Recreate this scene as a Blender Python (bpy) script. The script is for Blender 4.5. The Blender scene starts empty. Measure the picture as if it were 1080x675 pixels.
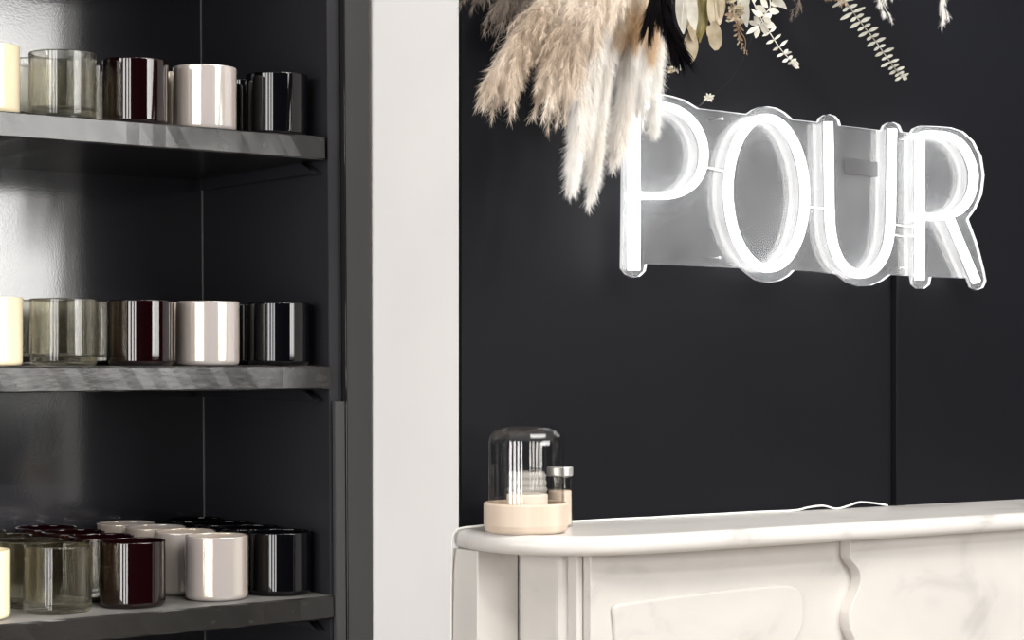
import bpy, bmesh, math, random
import numpy as np
from mathutils import Vector, Matrix
random.seed(7); rng = np.random.default_rng(11)
S = bpy.context.scene
COL = S.collection

# ---------------------------------------------------------------- camera
F, TH, HOR, EYE = 2130.0, math.radians(38.2), 378.0, 1.40      # frame is 1080x675
cam = bpy.data.cameras.new('camera'); co = bpy.data.objects.new('camera', cam); COL.objects.link(co)
co.location = (0, 0, EYE); co.rotation_euler = (math.pi/2, 0, -TH)
cam.sensor_width = 36; cam.lens = 36*F/1080; cam.shift_y = (HOR-337.5)/1080
cam.clip_start = 0.05
S.camera = co

def at(px, py, Y):
    """world point on the vertical plane at depth Y which the photo shows at this pixel"""
    a = math.atan((px-540)/F); ph = TH+a
    d = Y/math.cos(ph)
    return Vector((Y*math.tan(ph), Y, EYE+(HOR-py)*d*math.cos(a)/F))

# ---------------------------------------------------------------- world, lights, exposure
S.view_settings.view_transform = 'Standard'; S.view_settings.look = 'None'
S.view_settings.exposure = 0.0; S.view_settings.gamma = 1.0
S.view_settings.use_curve_mapping = False
w = bpy.data.worlds.new('world'); S.world = w; w.use_nodes = True
w.node_tree.nodes['Background'].inputs[0].default_value = (0.95, 0.97, 1.0, 1)
w.node_tree.nodes['Background'].inputs[1].default_value = 0.42
try:
    S.cycles.use_denoising = True; S.cycles.use_light_tree = False
    S.cycles.transmission_bounces = 16; S.cycles.max_bounces = 16; S.cycles.transparent_max_bounces = 16
    S.cycles.sample_clamp_indirect = 6.0
except Exception: pass

def area(name, loc, target, sx, sy, radiance, color=(1, 1, 1)):
    l = bpy.data.lights.new(name, 'AREA'); l.shape = 'RECTANGLE'; l.size = sx; l.size_y = sy
    l.energy = radiance*sx*sy*math.pi; l.color = color
    o = bpy.data.objects.new(name, l); COL.objects.link(o); o.location = loc
    o.rotation_euler = (Vector(target)-Vector(loc)).to_track_quat('-Z', 'Y').to_euler()
    return o
for i, (x, wd) in enumerate([(2.45, 0.56), (3.06, 0.56), (3.72, 0.64), (4.42, 0.66)]):      # the four panes of the shop front
    area('shop_window_light', (x, -2.3, 2.10), (x, 2.0, 2.10), wd, 1.38, 14.0 if x < 3.5 else 11.0, (1, 0.985, 0.96))
for y in (-1.75, -0.65, 0.45, 1.55):                                                         # added fill from the left in four tall strips, brightens the white return wall
    area('side_fill_light', (-3.1, y, 1.6), (1.4, y+0.25, 1.5), 0.62, 2.4, 11.5, (1.0, 0.985, 0.97))
area('ceiling_panel_light', (1.9, 0.3, 3.1), (1.9, 1.5, 1.0), 1.8, 1.0, 10.0, (1.0, 0.97, 0.93))
area('track_light', (1.75, -0.75, 2.95), (1.7, 1.9, 1.2), 0.22, 0.22, 150.0, (1.0, 0.965, 0.92))
for i, (x, y) in enumerate([(0.35, 0.4), (1.0, 0.2)]):
    area('ceiling_spot_light', (x, y, 3.0), (x+0.2, 2.0, 1.2), 0.12, 0.12, 120.0, (1.0, 0.9, 0.78))

sl = bpy.data.lights.new('shelf_spotlight', 'SPOT'); sl.energy = 950; sl.color = (1.0, 0.96, 0.88); sl.shadow_soft_size = 0.05
sl.spot_size = math.radians(11); sl.spot_blend = 0.9
so_ = bpy.data.objects.new('shelf_spotlight', sl); COL.objects.link(so_); so_.location = (0.1, -1.7, 2.75)
so_.rotation_euler = (Vector((0.85, 2.25, 1.12))-Vector(so_.location)).to_track_quat('-Z', 'Y').to_euler()

# ---------------------------------------------------------------- materials
MATS = {}
def principled(name, base, rough=0.5, spec=0.5, metal=0.0, trans=0.0, ior=1.5, coat=0.0, sheen=0.0):
    m = bpy.data.materials.new(name); m.use_nodes = True
    b = m.node_tree.nodes['Principled BSDF']
    b.inputs['Base Color'].default_value = (*base, 1); b.inputs['Roughness'].default_value = rough
    b.inputs['Specular IOR Level'].default_value = spec; b.inputs['Metallic'].default_value = metal
    b.inputs['Transmission Weight'].default_value = trans; b.inputs['IOR'].default_value = ior
    b.inputs['Coat Weight'].default_value = coat; b.inputs['Coat Roughness'].default_value = 0.05
    b.inputs['Sheen Weight'].default_value = sheen
    MATS[name] = m
    return m
def nd(m, t, **kw):
    n = m.node_tree.nodes.new(t)
    for k, v in kw.items():
        if k in n.inputs: n.inputs[k].default_value = v
        else: setattr(n, k, v)
    return n
def lk(m, a, b): m.node_tree.links.new(a, b)
def bsdf(m): return m.node_tree.nodes['Principled BSDF']
def add_bump(m, scale, strength, dist=0.002, detail=4, stretch=(1, 1, 1)):
    tc = nd(m, 'ShaderNodeTexCoord'); mp = nd(m, 'ShaderNodeMapping'); mp.inputs['Scale'].default_value = stretch
    n = nd(m, 'ShaderNodeTexNoise'); n.inputs['Scale'].default_value = scale; n.inputs['Detail'].default_value = detail
    b = nd(m, 'ShaderNodeBump'); b.inputs['Strength'].default_value = strength; b.inputs['Distance'].default_value = dist
    lk(m, tc.outputs['Object'], mp.inputs['Vector']); lk(m, mp.outputs[0], n.inputs['Vector'])
    lk(m, n.outputs['Fac'], b.inputs['Height']); lk(m, b.outputs[0], bsdf(m).inputs['Normal'])
    return mp, n
def add_colors(m, scale, stops, detail=4, stretch=(1, 1, 1), distortion=0.0):
    tc = nd(m, 'ShaderNodeTexCoord'); mp = nd(m, 'ShaderNodeMapping'); mp.inputs['Scale'].default_value = stretch
    n = nd(m, 'ShaderNodeTexNoise'); n.inputs['Scale'].default_value = scale; n.inputs['Detail'].default_value = detail
    n.inputs['Distortion'].default_value = distortion
    r = nd(m, 'ShaderNodeValToRGB')
    el = r.color_ramp.elements
    while len(el) < len(stops): el.new(0.5)
    for e, (p, c) in zip(el, stops): e.position = p; e.color = (*c, 1)
    lk(m, tc.outputs['Object'], mp.inputs['Vector']); lk(m, mp.outputs[0], n.inputs['Vector'])
    lk(m, n.outputs['Fac'], r.inputs[0]); lk(m, r.outputs[0], bsdf(m).inputs['Base Color'])
    return r

m = principled('black_wall', (0.008, 0.008, 0.010), 0.55, 0.10)
add_colors(m, 2.5, [(0.3, (0.0042, 0.0042, 0.0060)), (0.7, (0.0062, 0.0067, 0.0092))]); add_bump(m, 260, 0.08, 0.001)
m = principled('side_black', (0.022, 0.022, 0.026), 0.3, 0.3)
m = principled('satin_black', (0.020, 0.020, 0.024), 0.11, 1.0); add_bump(m, 330, 0.045, 0.0012, 3)
m = principled('post_black', (0.012, 0.0115, 0.0115), 0.18, 1.0); add_bump(m, 60, 0.15, 0.001, 6, (1, 1, 0.15))
m = principled('shelf_black', (0.012, 0.011, 0.010), 0.21, 0.50)
mp, n = add_bump(m, 110, 0.10, 0.002, 10, (0.45, 1, 1))
add_colors(m, 55, [(0.0, (0.010, 0.009, 0.009)), (0.62, (0.014, 0.013, 0.012)), (0.78, (0.05, 0.045, 0.04))], 8, (0.5, 1, 1))
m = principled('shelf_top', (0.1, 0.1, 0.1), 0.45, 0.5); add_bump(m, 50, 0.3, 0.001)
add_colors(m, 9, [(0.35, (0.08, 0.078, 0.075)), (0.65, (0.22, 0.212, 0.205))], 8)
m = principled('white_plaster', (0.84, 0.83, 0.82), 0.7, 0.3)
add_colors(m, 3, [(0.3, (0.82, 0.81, 0.80)), (0.7, (0.87, 0.86, 0.85))]); add_bump(m, 60, 0.06, 0.002)
m = principled('marble', (0.72, 0.70, 0.67), 0.38, 0.4)
add_colors(m, 7, [(0.28, (0.47, 0.45, 0.43)), (0.42, (0.57, 0.548, 0.52)), (0.7, (0.61, 0.583, 0.55))], 9, (1, 1, 1.6), 0.8)
m = principled('marble_top', (0.80, 0.78, 0.75), 0.30, 0.4)
add_colors(m, 9, [(0.30, (0.44, 0.42, 0.40)), (0.42, (0.60, 0.58, 0.555)), (0.7, (0.64, 0.62, 0.595))], 9, (0.5, 1, 1), 1.5)
m = principled('floor_wood', (0.22, 0.16, 0.11), 0.5); add_colors(m, 8, [(0.3, (0.18, 0.13, 0.09)), (0.7, (0.30, 0.22, 0.15))], 6, (1, 8, 1))
principled('grey_wall', (0.02, 0.02, 0.02), 0.6, 0.2)
principled('soot', (0.02, 0.02, 0.02), 0.9)
principled('clear_glass', (0.998, 0.992, 0.94), 0.0, 0.5, 0, 1.0, 1.5)
# thin blown glass: straight through, with a mirror sheen that grows towards the edge
m = bpy.data.materials.new('dome_glass'); m.use_nodes = True; nt = m.node_tree; nt.nodes.clear()
_o = nt.nodes.new('ShaderNodeOutputMaterial'); _t = nt.nodes.new('ShaderNodeBsdfTransparent'); _g = nt.nodes.new('ShaderNodeBsdfGlossy')
_t.inputs[0].default_value = (0.97, 0.965, 0.955, 1); _g.inputs['Roughness'].default_value = 0.02
_w = nt.nodes.new('ShaderNodeLayerWeight'); _w.inputs[0].default_value = 0.5; _p = nt.nodes.new('ShaderNodeMath'); _p.operation = 'POWER'; _p.inputs[1].default_value = 5.0; nt.links.new(_w.outputs['Facing'], _p.inputs[0])
_f = nt.nodes.new('ShaderNodeMath'); _f.operation = 'MULTIPLY_ADD'; _f.inputs[1].default_value = 0.55; _f.inputs[2].default_value = 0.05; nt.links.new(_p.outputs[0], _f.inputs[0]); _m = nt.nodes.new('ShaderNodeMixShader')
nt.links.new(_f.outputs[0], _m.inputs[0]); nt.links.new(_t.outputs[0], _m.inputs[1]); nt.links.new(_g.outputs[0], _m.inputs[2]); nt.links.new(_m.outputs[0], _o.inputs[0])
MATS['dome_glass'] = m
principled('dark_red_glass', (0.012, 0.0016, 0.0026), 0.02, 0.5, 0, 0.6, 1.5, 0.2)
principled('black_glass', (0.002, 0.002, 0.003), 0.03, 0.5, 0, 0, 1.5, 0.0)
m = principled('pearl_glass', (0.70, 0.62, 0.56), 0.14, 0.8, 0.35, 0, 1.5, 1.0)
bsdf(m).inputs['Thin Film Thickness'].default_value = 420; bsdf(m).inputs['Thin Film IOR'].default_value = 1.35
add_colors(m, 5, [(0.3, (0.50, 0.39, 0.30)), (0.45, (0.64, 0.56, 0.50)), (0.6, (0.58, 0.53, 0.52)), (0.7, (0.62, 0.52, 0.44))], 2, (1, 1, 0.05))  # upright tan and grey streaks paint reflections into the base colour
principled('cream_yellow', (0.70, 0.61, 0.42), 0.25, 0.5, 0, 0, 1.5, 0.6)
m = MATS['clear_glass']; nt = m.node_tree; _t = nt.nodes.new('ShaderNodeBsdfTransparent'); _t.inputs[0].default_value = (0.99, 0.98, 0.92, 1)
_m = nt.nodes.new('ShaderNodeMixShader'); _m.inputs[0].default_value = 0.7; _b = bsdf(m)
nt.links.new(_t.outputs[0], _m.inputs[1]); nt.links.new(_b.outputs[0], _m.inputs[2]); nt.links.new(_m.outputs[0], nt.nodes['Material Output'].inputs[0])
m = bpy.data.materials.new('ribbed_glass'); m.use_nodes = True; nt = m.node_tree; _d = bsdf(m); _d.inputs['Base Color'].default_value = (0.9, 0.88, 0.85, 1); _d.inputs['Roughness'].default_value = 0.1
_t = nt.nodes.new('ShaderNodeBsdfTransparent'); _m = nt.nodes.new('ShaderNodeMixShader'); _m.inputs[0].default_value = 0.27
nt.links.new(_t.outputs[0], _m.inputs[1]); nt.links.new(_d.outputs[0], _m.inputs[2]); nt.links.new(_m.outputs[0], nt.nodes['Material Output'].inputs[0]); MATS['ribbed_glass'] = m
m = principled('pale_wood', (0.80, 0.66, 0.50), 0.5)
add_colors(m, 40, [(0.3, (0.56, 0.45, 0.35)), (0.7, (0.68, 0.57, 0.47))], 4, (1, 1, 0.1))
principled('cream_wax', (0.88, 0.78, 0.68), 0.5)
principled('beige_wax', (0.80, 0.67, 0.57), 0.6)
principled('lid_metal', (0.75, 0.74, 0.73), 0.3, 0.5, 0.7)
principled('white_cord', (0.82, 0.81, 0.79), 0.5)
principled('lit_edge_grey', (0.05, 0.05, 0.052), 0.35)
principled('grey_bead', (0.20, 0.20, 0.20), 0.5)
principled('sticker', (0.05, 0.05, 0.055), 0.6)
principled('steel', (0.6, 0.6, 0.6), 0.3, 0.5, 1.0)
def emit(name, col, st):
    m = bpy.data.materials.new(name); m.use_nodes = True; b = bsdf(m)
    b.inputs['Base Color'].default_value = (0.9, 0.9, 0.9, 1)
    b.inputs['Emission Color'].default_value = (*col, 1); b.inputs['Emission Strength'].default_value = st
    MATS[name] = m
emit('neon_white', (1.0, 0.985, 0.96), 9.0)
# dusty clear acrylic: mostly see-through, a little of it scatters the light of the tubes
m = bpy.data.materials.new('acrylic'); m.use_nodes = True; nt = m.node_tree; nt.nodes.clear()
out = nt.nodes.new('ShaderNodeOutputMaterial'); tr = nt.nodes.new('ShaderNodeBsdfTransparent')
df = nt.nodes.new('ShaderNodeBsdfDiffuse'); df.inputs[0].default_value = (0.75, 0.77, 0.8, 1)
tl = nt.nodes.new('ShaderNodeBsdfTranslucent'); tl.inputs[0].default_value = (0.75, 0.77, 0.8, 1)
gl = nt.nodes.new('ShaderNodeBsdfGlossy'); gl.inputs['Roughness'].default_value = 0.12
noi = nt.nodes.new('ShaderNodeTexNoise'); noi.inputs['Scale'].default_value = 14; noi.inputs['Detail'].default_value = 5
mr = nt.nodes.new('ShaderNodeMapRange'); mr.inputs['From Min'].default_value = 0.3; mr.inputs['From Max'].default_value = 0.7
mr.inputs['To Min'].default_value = 0.09; mr.inputs['To Max'].default_value = 0.15
tc = nt.nodes.new('ShaderNodeTexCoord'); lw = nt.nodes.new('ShaderNodeLayerWeight'); pw = nt.nodes.new('ShaderNodeMath'); pw.operation = 'POWER'; pw.inputs[1].default_value = 5.0
fr = nt.nodes.new('ShaderNodeMath'); fr.operation = 'MULTIPLY_ADD'; fr.inputs[1].default_value = 0.5; fr.inputs[2].default_value = 0.04
nt.links.new(lw.outputs['Facing'], pw.inputs[0]); nt.links.new(pw.outputs[0], fr.inputs[0])
a1 = nt.nodes.new('ShaderNodeMixShader'); a1.inputs[0].default_value = 0.4
a2 = nt.nodes.new('ShaderNodeMixShader'); a3 = nt.nodes.new('ShaderNodeMixShader')
L = nt.links.new
L(tc.outputs['Object'], noi.inputs['Vector']); L(noi.outputs['Fac'], mr.inputs['Value'])
L(df.outputs[0], a1.inputs[1]); L(tl.outputs[0], a1.inputs[2])
L(mr.outputs[0], a2.inputs[0]); L(tr.outputs[0], a2.inputs[1]); L(a1.outputs[0], a2.inputs[2])
L(fr.outputs[0], a3.inputs[0]); L(a2.outputs[0], a3.inputs[1]); L(gl.outputs[0], a3.inputs[2]); L(a3.outputs[0], out.inputs[0])
MATS['acrylic'] = m
principled('acrylic_edge', (0.9, 0.92, 0.95), 0.4)
def plant(name, c1, c2, scale=12, rough=0.8, translucent=0.25):
    m = bpy.data.materials.new(name); m.use_nodes = True; nt = m.node_tree; nt.nodes.clear()
    out = nt.nodes.new('ShaderNodeOutputMaterial'); d = nt.nodes.new('ShaderNodeBsdfDiffuse'); t = nt.nodes.new('ShaderNodeBsdfTranslucent')
    mx = nt.nodes.new('ShaderNodeMixShader'); mx.inputs[0].default_value = translucent
    n = nt.nodes.new('ShaderNodeTexNoise'); n.inputs['Scale'].default_value = scale; tc = nt.nodes.new('ShaderNodeTexCoord')
    r = nt.nodes.new('ShaderNodeValToRGB'); r.color_ramp.elements[0].position = 0.35; r.color_ramp.elements[1].position = 0.62
    r.color_ramp.elements[0].color = (*c1, 1); r.color_ramp.elements[1].color = (*c2, 1)
    L = nt.links.new
    L(tc.outputs['Object'], n.inputs['Vector']); L(n.outputs['Fac'], r.inputs[0]); L(r.outputs[0], d.inputs[0]); L(r.outputs[0], t.inputs[0])
    L(d.outputs[0], mx.inputs[1]); L(t.outputs[0], mx.inputs[2]); L(mx.outputs[0], out.inputs[0])
    MATS[name] = m
plant('pampas_cream', (0.60, 0.50, 0.40), (0.84, 0.76, 0.67), 9)
plant('pampas_tan', (0.62, 0.44, 0.27), (0.85, 0.75, 0.62), 14)
plant('pampas_lit_white', (0.93, 0.90, 0.86), (0.97, 0.96, 0.94), translucent=0.35)  # near-white colour includes the sign's light on the plumes
plant('pampas_shaded', (0.20, 0.165, 0.14), (0.34, 0.29, 0.25))  # dark colour holds the shade on the plumes behind
plant('dyed_black', (0.004, 0.004, 0.005), (0.008, 0.007, 0.008), translucent=0.0)
plant('leaf_pale', (0.60, 0.58, 0.51), (0.74, 0.72, 0.66), 60)
plant('leaf_silver', (0.34, 0.33, 0.28), (0.46, 0.45, 0.40), 60)
plant('leaf_olive', (0.28, 0.24, 0.10), (0.46, 0.42, 0.24), 40)
plant('leaf_sand', (0.42, 0.35, 0.24), (0.58, 0.51, 0.39), 60)
plant('twig_brown', (0.05, 0.04, 0.03), (0.09, 0.07, 0.055), 60)
plant('leaf_brown', (0.30, 0.21, 0.14), (0.48, 0.37, 0.27), 60)

# ---------------------------------------------------------------- mesh helpers
class MB:
    def __init__(s): s.v = []; s.f = []; s.sm = []
    def add(s, vs, fs, smooth=False):
        b = len(s.v); s.v += [tuple(p) for p in vs]
        for f in fs: s.f.append(tuple(b+i for i in f)); s.sm.append(smooth)
    def hexa(s, p):      # 8 corners: bottom ring then top ring
        s.add(p, [(3, 2, 1, 0), (4, 5, 6, 7), (0, 1, 5, 4), (1, 2, 6, 5), (2, 3, 7, 6), (3, 0, 4, 7)])
    def box(s, x0, x1, y0, y1, z0, z1):
        s.hexa([(x0, y0, z0), (x1, y0, z0), (x1, y1, z0), (x0, y1, z0), (x0, y0, z1), (x1, y0, z1), (x1, y1, z1), (x0, y1, z1)])
    def lathe(s, prof, c=(0, 0, 0), n=48, closed=True):
        # support rings beside the ends of long segments keep the shading of straight sides true
        pp = []
        for q in range(len(prof)):
            pp.append(prof[q]); nx = prof[(q+1) % len(prof)]
            if q == len(prof)-1 and not closed: break
            L_ = math.hypot(nx[0]-prof[q][0], nx[1]-prof[q][1])
            if L_ > 0.004:
                for e in (0.0006/L_, 0.5, 1-0.0006/L_): pp.append((prof[q][0]+(nx[0]-prof[q][0])*e, prof[q][1]+(nx[1]-prof[q][1])*e))
        prof = pp
        vs = []; fs = []; k = len(prof)
        for i in range(n):
            a = 2*math.pi*i/n
            for r, z in prof: vs.append((c[0]+r*math.cos(a), c[1]+r*math.sin(a), c[2]+z))
        last = k if closed else k-1
        for i in range(n):
            j = (i+1) % n
            for q in range(last):
                q2 = (q+1) % k
                fs.append((i*k+q, j*k+q, j*k+q2, i*k+q2))
        s.add(vs, fs, True)
    def tube(s, pts, r, n=8, r2=None):
        pts = [Vector(p) for p in pts]; N = len(pts); vs = []; fs = []
        up = Vector((0.13, 0.31, 0.94))
        for i, p in enumerate(pts):
            t = (pts[min(i+1, N-1)]-pts[max(i-1, 0)]).normalized()
            if abs(t.dot(up)) > 0.98: up = Vector((1, 0.1, 0))
            a = t.cross(up).normalized(); b = t.cross(a)
            rr = r if r2 is None else r+(r2-r)*i/(N-1)
            for k in range(n):
                q = 2*math.pi*k/n; vs.append(p+a*rr*math.cos(q)+b*rr*math.sin(q))
        for i in range(N-1):
            for k in range(n):
                fs.append((i*n+k, i*n+(k+1) % n, (i+1)*n+(k+1) % n, (i+1)*n+k))
        fs.append(tuple(range(n-1, -1, -1))); fs.append(tuple(range((N-1)*n, N*n)))
        s.add(vs, fs, True)
    def prism_y(s, outline, y0, y1):        # outline of (x, z), extruded along y
        n = len(outline)
        vs = [(x, y0, z) for x, z in outline]+[(x, y1, z) for x, z in outline]
        s.add(vs, [tuple(range(n)), tuple(range(2*n-1, n-1, -1))]+[(i, i+n, (i+1) % n+n, (i+1) % n) for i in range(n)])
    def prism_z(s, outline, z0, z1):
        n = len(outline)
        vs = [(x, y, z0) for x, y in outline]+[(x, y, z1) for x, y in outline]
        s.add(vs, [tuple(range(n-1, -1, -1)), tuple(range(n, 2*n))]+[(i, (i+1) % n, (i+1) % n+n, i+n) for i in range(n)])
    def leaf(s, a, b, width, normal, curl=0.1, n=8, shape=1.0, fold=0.12, thick=0.0004, blunt=1.0):
        a = Vector(a); b = Vector(b); d = b-a; Lg = d.length; t = d.normalized()
        nr = Vector(normal); nr = (nr-t*nr.dot(t)).normalized(); sd = t.cross(nr)
        vs = []; fs = []
        for side in (1, -1):
            for i in range(n+1):
                u = i/n; wd = width*0.5*max(0.04, math.sin(math.pi*min(1, u**shape*0.97+0.015))**blunt)
                c = a+d*u+nr*(curl*Lg*(u*u-u))*1.0+nr*thick*0.5*side
                vs += [c-sd*wd+nr*fold*wd, c, c+sd*wd+nr*fold*wd]
        h = 3*(n+1)
        for i in range(n):
            for k in range(2):
                q = 3*i+k
                fs.append((q, q+1, q+4, q+3)); fs.append((h+q, h+q+3, h+q+4, h+q+1))
        s.add(vs, fs, True)
    def build(s, name, mat, parent=None, bevel=0.0, seg=2, normals=True):
        off = Vector(parent_loc(parent)) if parent else Vector((0, 0, 0))
        me = bpy.data.meshes.new(name)
        me.from_pydata([(p[0]-off.x, p[1]-off.y, p[2]-off.z) for p in s.v], [], s.f)
        me.polygons.foreach_set('use_smooth', s.sm)
        if normals:
            bm = bmesh.new(); bm.from_mesh(me); bmesh.ops.recalc_face_normals(bm, faces=bm.faces)
            bm.to_mesh(me); bm.free()
        me.materials.append(MATS[mat]); me.update()
        o = bpy.data.objects.new(name, me); COL.objects.link(o)
        if parent: o.parent = parent
        if bevel:
            b = o.modifiers.new('bevel', 'BEVEL'); b.width = bevel; b.segments = seg; b.limit_method = 'ANGLE'
            b.angle_limit = math.radians(35); b.harden_normals = False
        return o
def parent_loc(o):
    l = Vector((0, 0, 0))
    while o: l = l+Vector(o.location); o = o.parent
    return l
def tag(o, label=None, cat=None, group=None, kind=None):
    if label: o['label'] = label
    if cat: o['category'] = cat
    if group: o['group'] = group
    if kind: o['kind'] = kind
    return o
def empty(name, loc, label, cat, group=None):
    o = bpy.data.objects.new(name, None); COL.objects.link(o); o.location = loc; o.empty_display_size = 0.05
    return tag(o, label, cat, group)
def struct(o): o['kind'] = 'structure'; return o
def catmull(pts, per=6):
    pts = [Vector(p) for p in pts]; P = [pts[0]*2-pts[1]]+pts+[pts[-1]*2-pts[-2]]; out = []
    for i in range(1, len(P)-2):
        for k in range(per):
            t = k/per; a, b, c, d = P[i-1], P[i], P[i+1], P[i+2]
            out.append(0.5*((2*b)+(c-a)*t+(2*a-5*b+4*c-d)*t*t+(3*b-a-3*c+d)*t**3))
    out.append(pts[-1]); return out

# ---------------------------------------------------------------- setting
YF, YB = 2.15, 2.505           # front of the shelf boards, back panel
YC, XC = 1.961, 1.461          # chimney breast front and its left corner
def lean(x, z): return x+0.0075*(EYE-z)
def leanbox(mb, x0, x1, y0, y1, z0, z1, xb0=None, xb1=None):
    xb0 = x0 if xb0 is None else xb0; xb1 = x1 if xb1 is None else xb1
    mb.hexa([(lean(x0, z0), y0, z0), (lean(x1, z0), y0, z0), (lean(xb1, z0), y1, z0), (lean(xb0, z0), y1, z0),
             (lean(x0, z1), y0, z1), (lean(x1, z1), y0, z1), (lean(xb1, z1), y1, z1), (lean(xb0, z1), y1, z1)])
b = MB(); b.box(-3.2, 3.6, -2.6, 3.0, -0.05, 0.0); struct(b.build('floor', 'floor_wood'))
b = MB(); b.box(-3.2, 6.0, -2.55, -2.45, 0, 3.2); struct(b.build('wall_front', 'black_wall'))
b = MB(); b.box(-3.3, -3.2, -2.55, 2.66, 0, 3.2); struct(b.build('wall_left', 'grey_wall'))
b = MB(); b.box(6.0, 6.1, -2.55, 2.66, 0, 3.2); struct(b.build('wall_right', 'black_wall'))
b = MB(); b.box(-0.6, 1.60, 2.56, 2.66, 0, 2.9); struct(b.build('wall_back', 'white_plaster'))
b = MB(); b.box(XC, 3.35, YC-0.006, YC, 1.0, 2.9); b.box(2.75, 3.35, YC-0.006, YC, 0, 1.0); struct(b.build('wall_fireplace', 'black_wall'))
b = MB(); b.box(XC, 1.62, YC, 2.56, 0, 2.9); struct(b.build('wall_return', 'white_plaster'))
b = MB(); b.box(1.62, 3.35, YC, 2.1, 0.98, 2.9); b.box(1.62, 1.72, YC, 2.3, 0, 0.98); b.box(2.58, 3.35, YC, 2.3, 0, 0.98); struct(b.build('wall_breast', 'white_plaster'))

# ---------------------------------------------------------------- shelving unit
z_up, z_mid, z_low = at(215, 134, YF).z, at(215, 386.2, YF).z, at(215, 640, YF).z
unit = empty('shelving_unit', (0.9, 2.35, 0), 'tall black painted shelving unit built beside the white wall', 'shelving')
b = MB(); b.box(0.30, 1.455, YB, YB+0.02, 0.0, 2.75); b.build('back_panel', 'satin_black', unit)
b = MB(); leanbox(b, 1.400, 1.419, YF+0.004, YB, 0.0, 2.75, 1.418, 1.436); b.build('side_panel', 'side_black', unit, 0.001)
b = MB(); leanbox(b, 0.33, 0.35, YF+0.004, YB, 0.0, 2.75); b.build('side_panel', 'side_black', unit, 0.001)
b = MB(); leanbox(b, 1.4195, 1.4585, YF-0.006, YF+0.05, 0.0, 2.75); b.build('corner_post', 'post_black', unit, 0.0015)
b = MB(); leanbox(b, 0.28, 0.33, YF-0.006, YF+0.05, 0.0, 2.75); b.build('corner_post', 'post_black', unit, 0.0015)
b = MB(); leanbox(b, 1.4165, 1.4180, YB-0.0016, YB-0.0002, 0.0, 2.7); b.build('corner_bead', 'grey_bead', unit)
b = MB(); leanbox(b, 1.4035, 1.4185, YF-0.004, YF+0.003, 0.05, z_mid-0.045); b.build('face_trim', 'lit_edge_grey', unit, 0.001)  # lighter grey stands in for light on the panel's front edge
pitch = z_mid-z_low
def board(zt, xr, label):
    bm = bmesh.new()
    x0, x1 = 0.352, xr; T = 0.029; xb = 1.4165+0.0075*(EYE-zt)
    nx = 60; ring = []
    # board with a slightly irregular, hand-painted front edge
    for i in range(nx+1):
        u = i/nx; xf = x0+(x1-x0)*u; xk = x0+(xb-x0)*u
        j = [random.uniform(-1, 1)*0.00035 for _ in range(6)]
        ch = 0.0016
        ring.append([bm.verts.new(c) for c in ((xf, YF+ch+j[0], zt+j[1]*0.5), (xf, YF+j[2], zt-ch+j[3]), (xf, YF+j[4], zt-T+ch+j[5]), (xf, YF+ch, zt-T+j[0]), (xk, YB-0.001, zt-T), (xk, YB-0.001, zt))])
    for i in range(nx):
        for k in range(6):
            bm.faces.new((ring[i][k], ring[i][(k+1) % 6], ring[i+1][(k+1) % 6], ring[i+1][k]))
    bm.faces.new(ring[0]); bm.faces.new(list(reversed(ring[-1])))
    bmesh.ops.recalc_face_normals(bm, faces=bm.faces)
    off = parent_loc(unit)
    bmesh.ops.translate(bm, verts=bm.verts, vec=-off)
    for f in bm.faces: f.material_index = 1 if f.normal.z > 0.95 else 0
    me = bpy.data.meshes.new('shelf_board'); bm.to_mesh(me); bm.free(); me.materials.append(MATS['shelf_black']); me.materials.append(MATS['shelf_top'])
    o = bpy.data.objects.new('shelf_board', me); COL.objects.link(o); o.parent = unit
    return o
board(z_up, at(342.6, 150, YF).x, '')
board(z_mid, at(348.3, 400, YF).x, '')
board(z_low, at(353.9, 640, YF).x, '')
board(z_up+0.288, 1.39, ''); board(z_low-0.3, 1.405, '')
for zt in (z_up, z_mid, z_low):
    zb = zt-0.0292
    b = MB()
    xa, xb_ = lean(1.399, zb), lean(1.4165, zb)
    b.hexa([(xa-0.012, YF+0.015, zb-0.016), (xa, YF+0.015, zb-0.016), (xb_, YB-0.02, zb-0.016), (xb_-0.012, YB-0.02, zb-0.016),
            (xa-0.012, YF+0.05, zb), (xa, YF+0.05, zb), (xb_, YB-0.02, zb), (xb_-0.012, YB-0.02, zb)])
    b.build('shelf_cleat', 'satin_black', unit, 0.001)

# ---------------------------------------------------------------- candle vessels
R, H = 0.0394, 0.0795
def vessel_profile(wall=0.0026, base=0.0075, rb=0.006):
    p = [(0.0001, 0.0012), (R*0.6, 0.0006), (R-rb, 0.0)]
    for k in range(1, 5):
        a = math.pi/2*k/4; p.append((R-rb+rb*math.sin(a), rb-rb*math.cos(a)))
    p += [(R, H-0.0012), (R-0.0004, H-0.0003), (R-wall/2, H), (R-wall+0.0004, H-0.0003), (R-wall, H-0.0012), (R-wall, base+0.004)]
    for k in range(1, 4):
        a = math.pi/2*k/3; p.append((R-wall-0.004+0.004*math.cos(a), base+0.004-0.004*math.sin(a)))
    p.append((0.0001, base)); return p
def vessel(mat, **kw):
    b = MB(); b.lathe(vessel_profile(**kw), n=72, closed=False)
    return b.build('candle_vessel', mat)
KINDS = {
    'yellow': ('cream_yellow', 'pale yellow opaque candle vessel', dict()),
    'clear': ('clear_glass', 'clear glass candle vessel', dict(wall=0.003, base=0.011)),
    'red': ('dark_red_glass', 'dark red glass candle vessel', dict()),
    'pearl': ('pearl_glass', 'pearly white iridescent candle vessel', dict()),
    'black': ('black_glass', 'glossy black candle vessel', dict()),
}
ORD = ['at the front', 'second from the front', 'third from the front', 'at the back']
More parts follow.
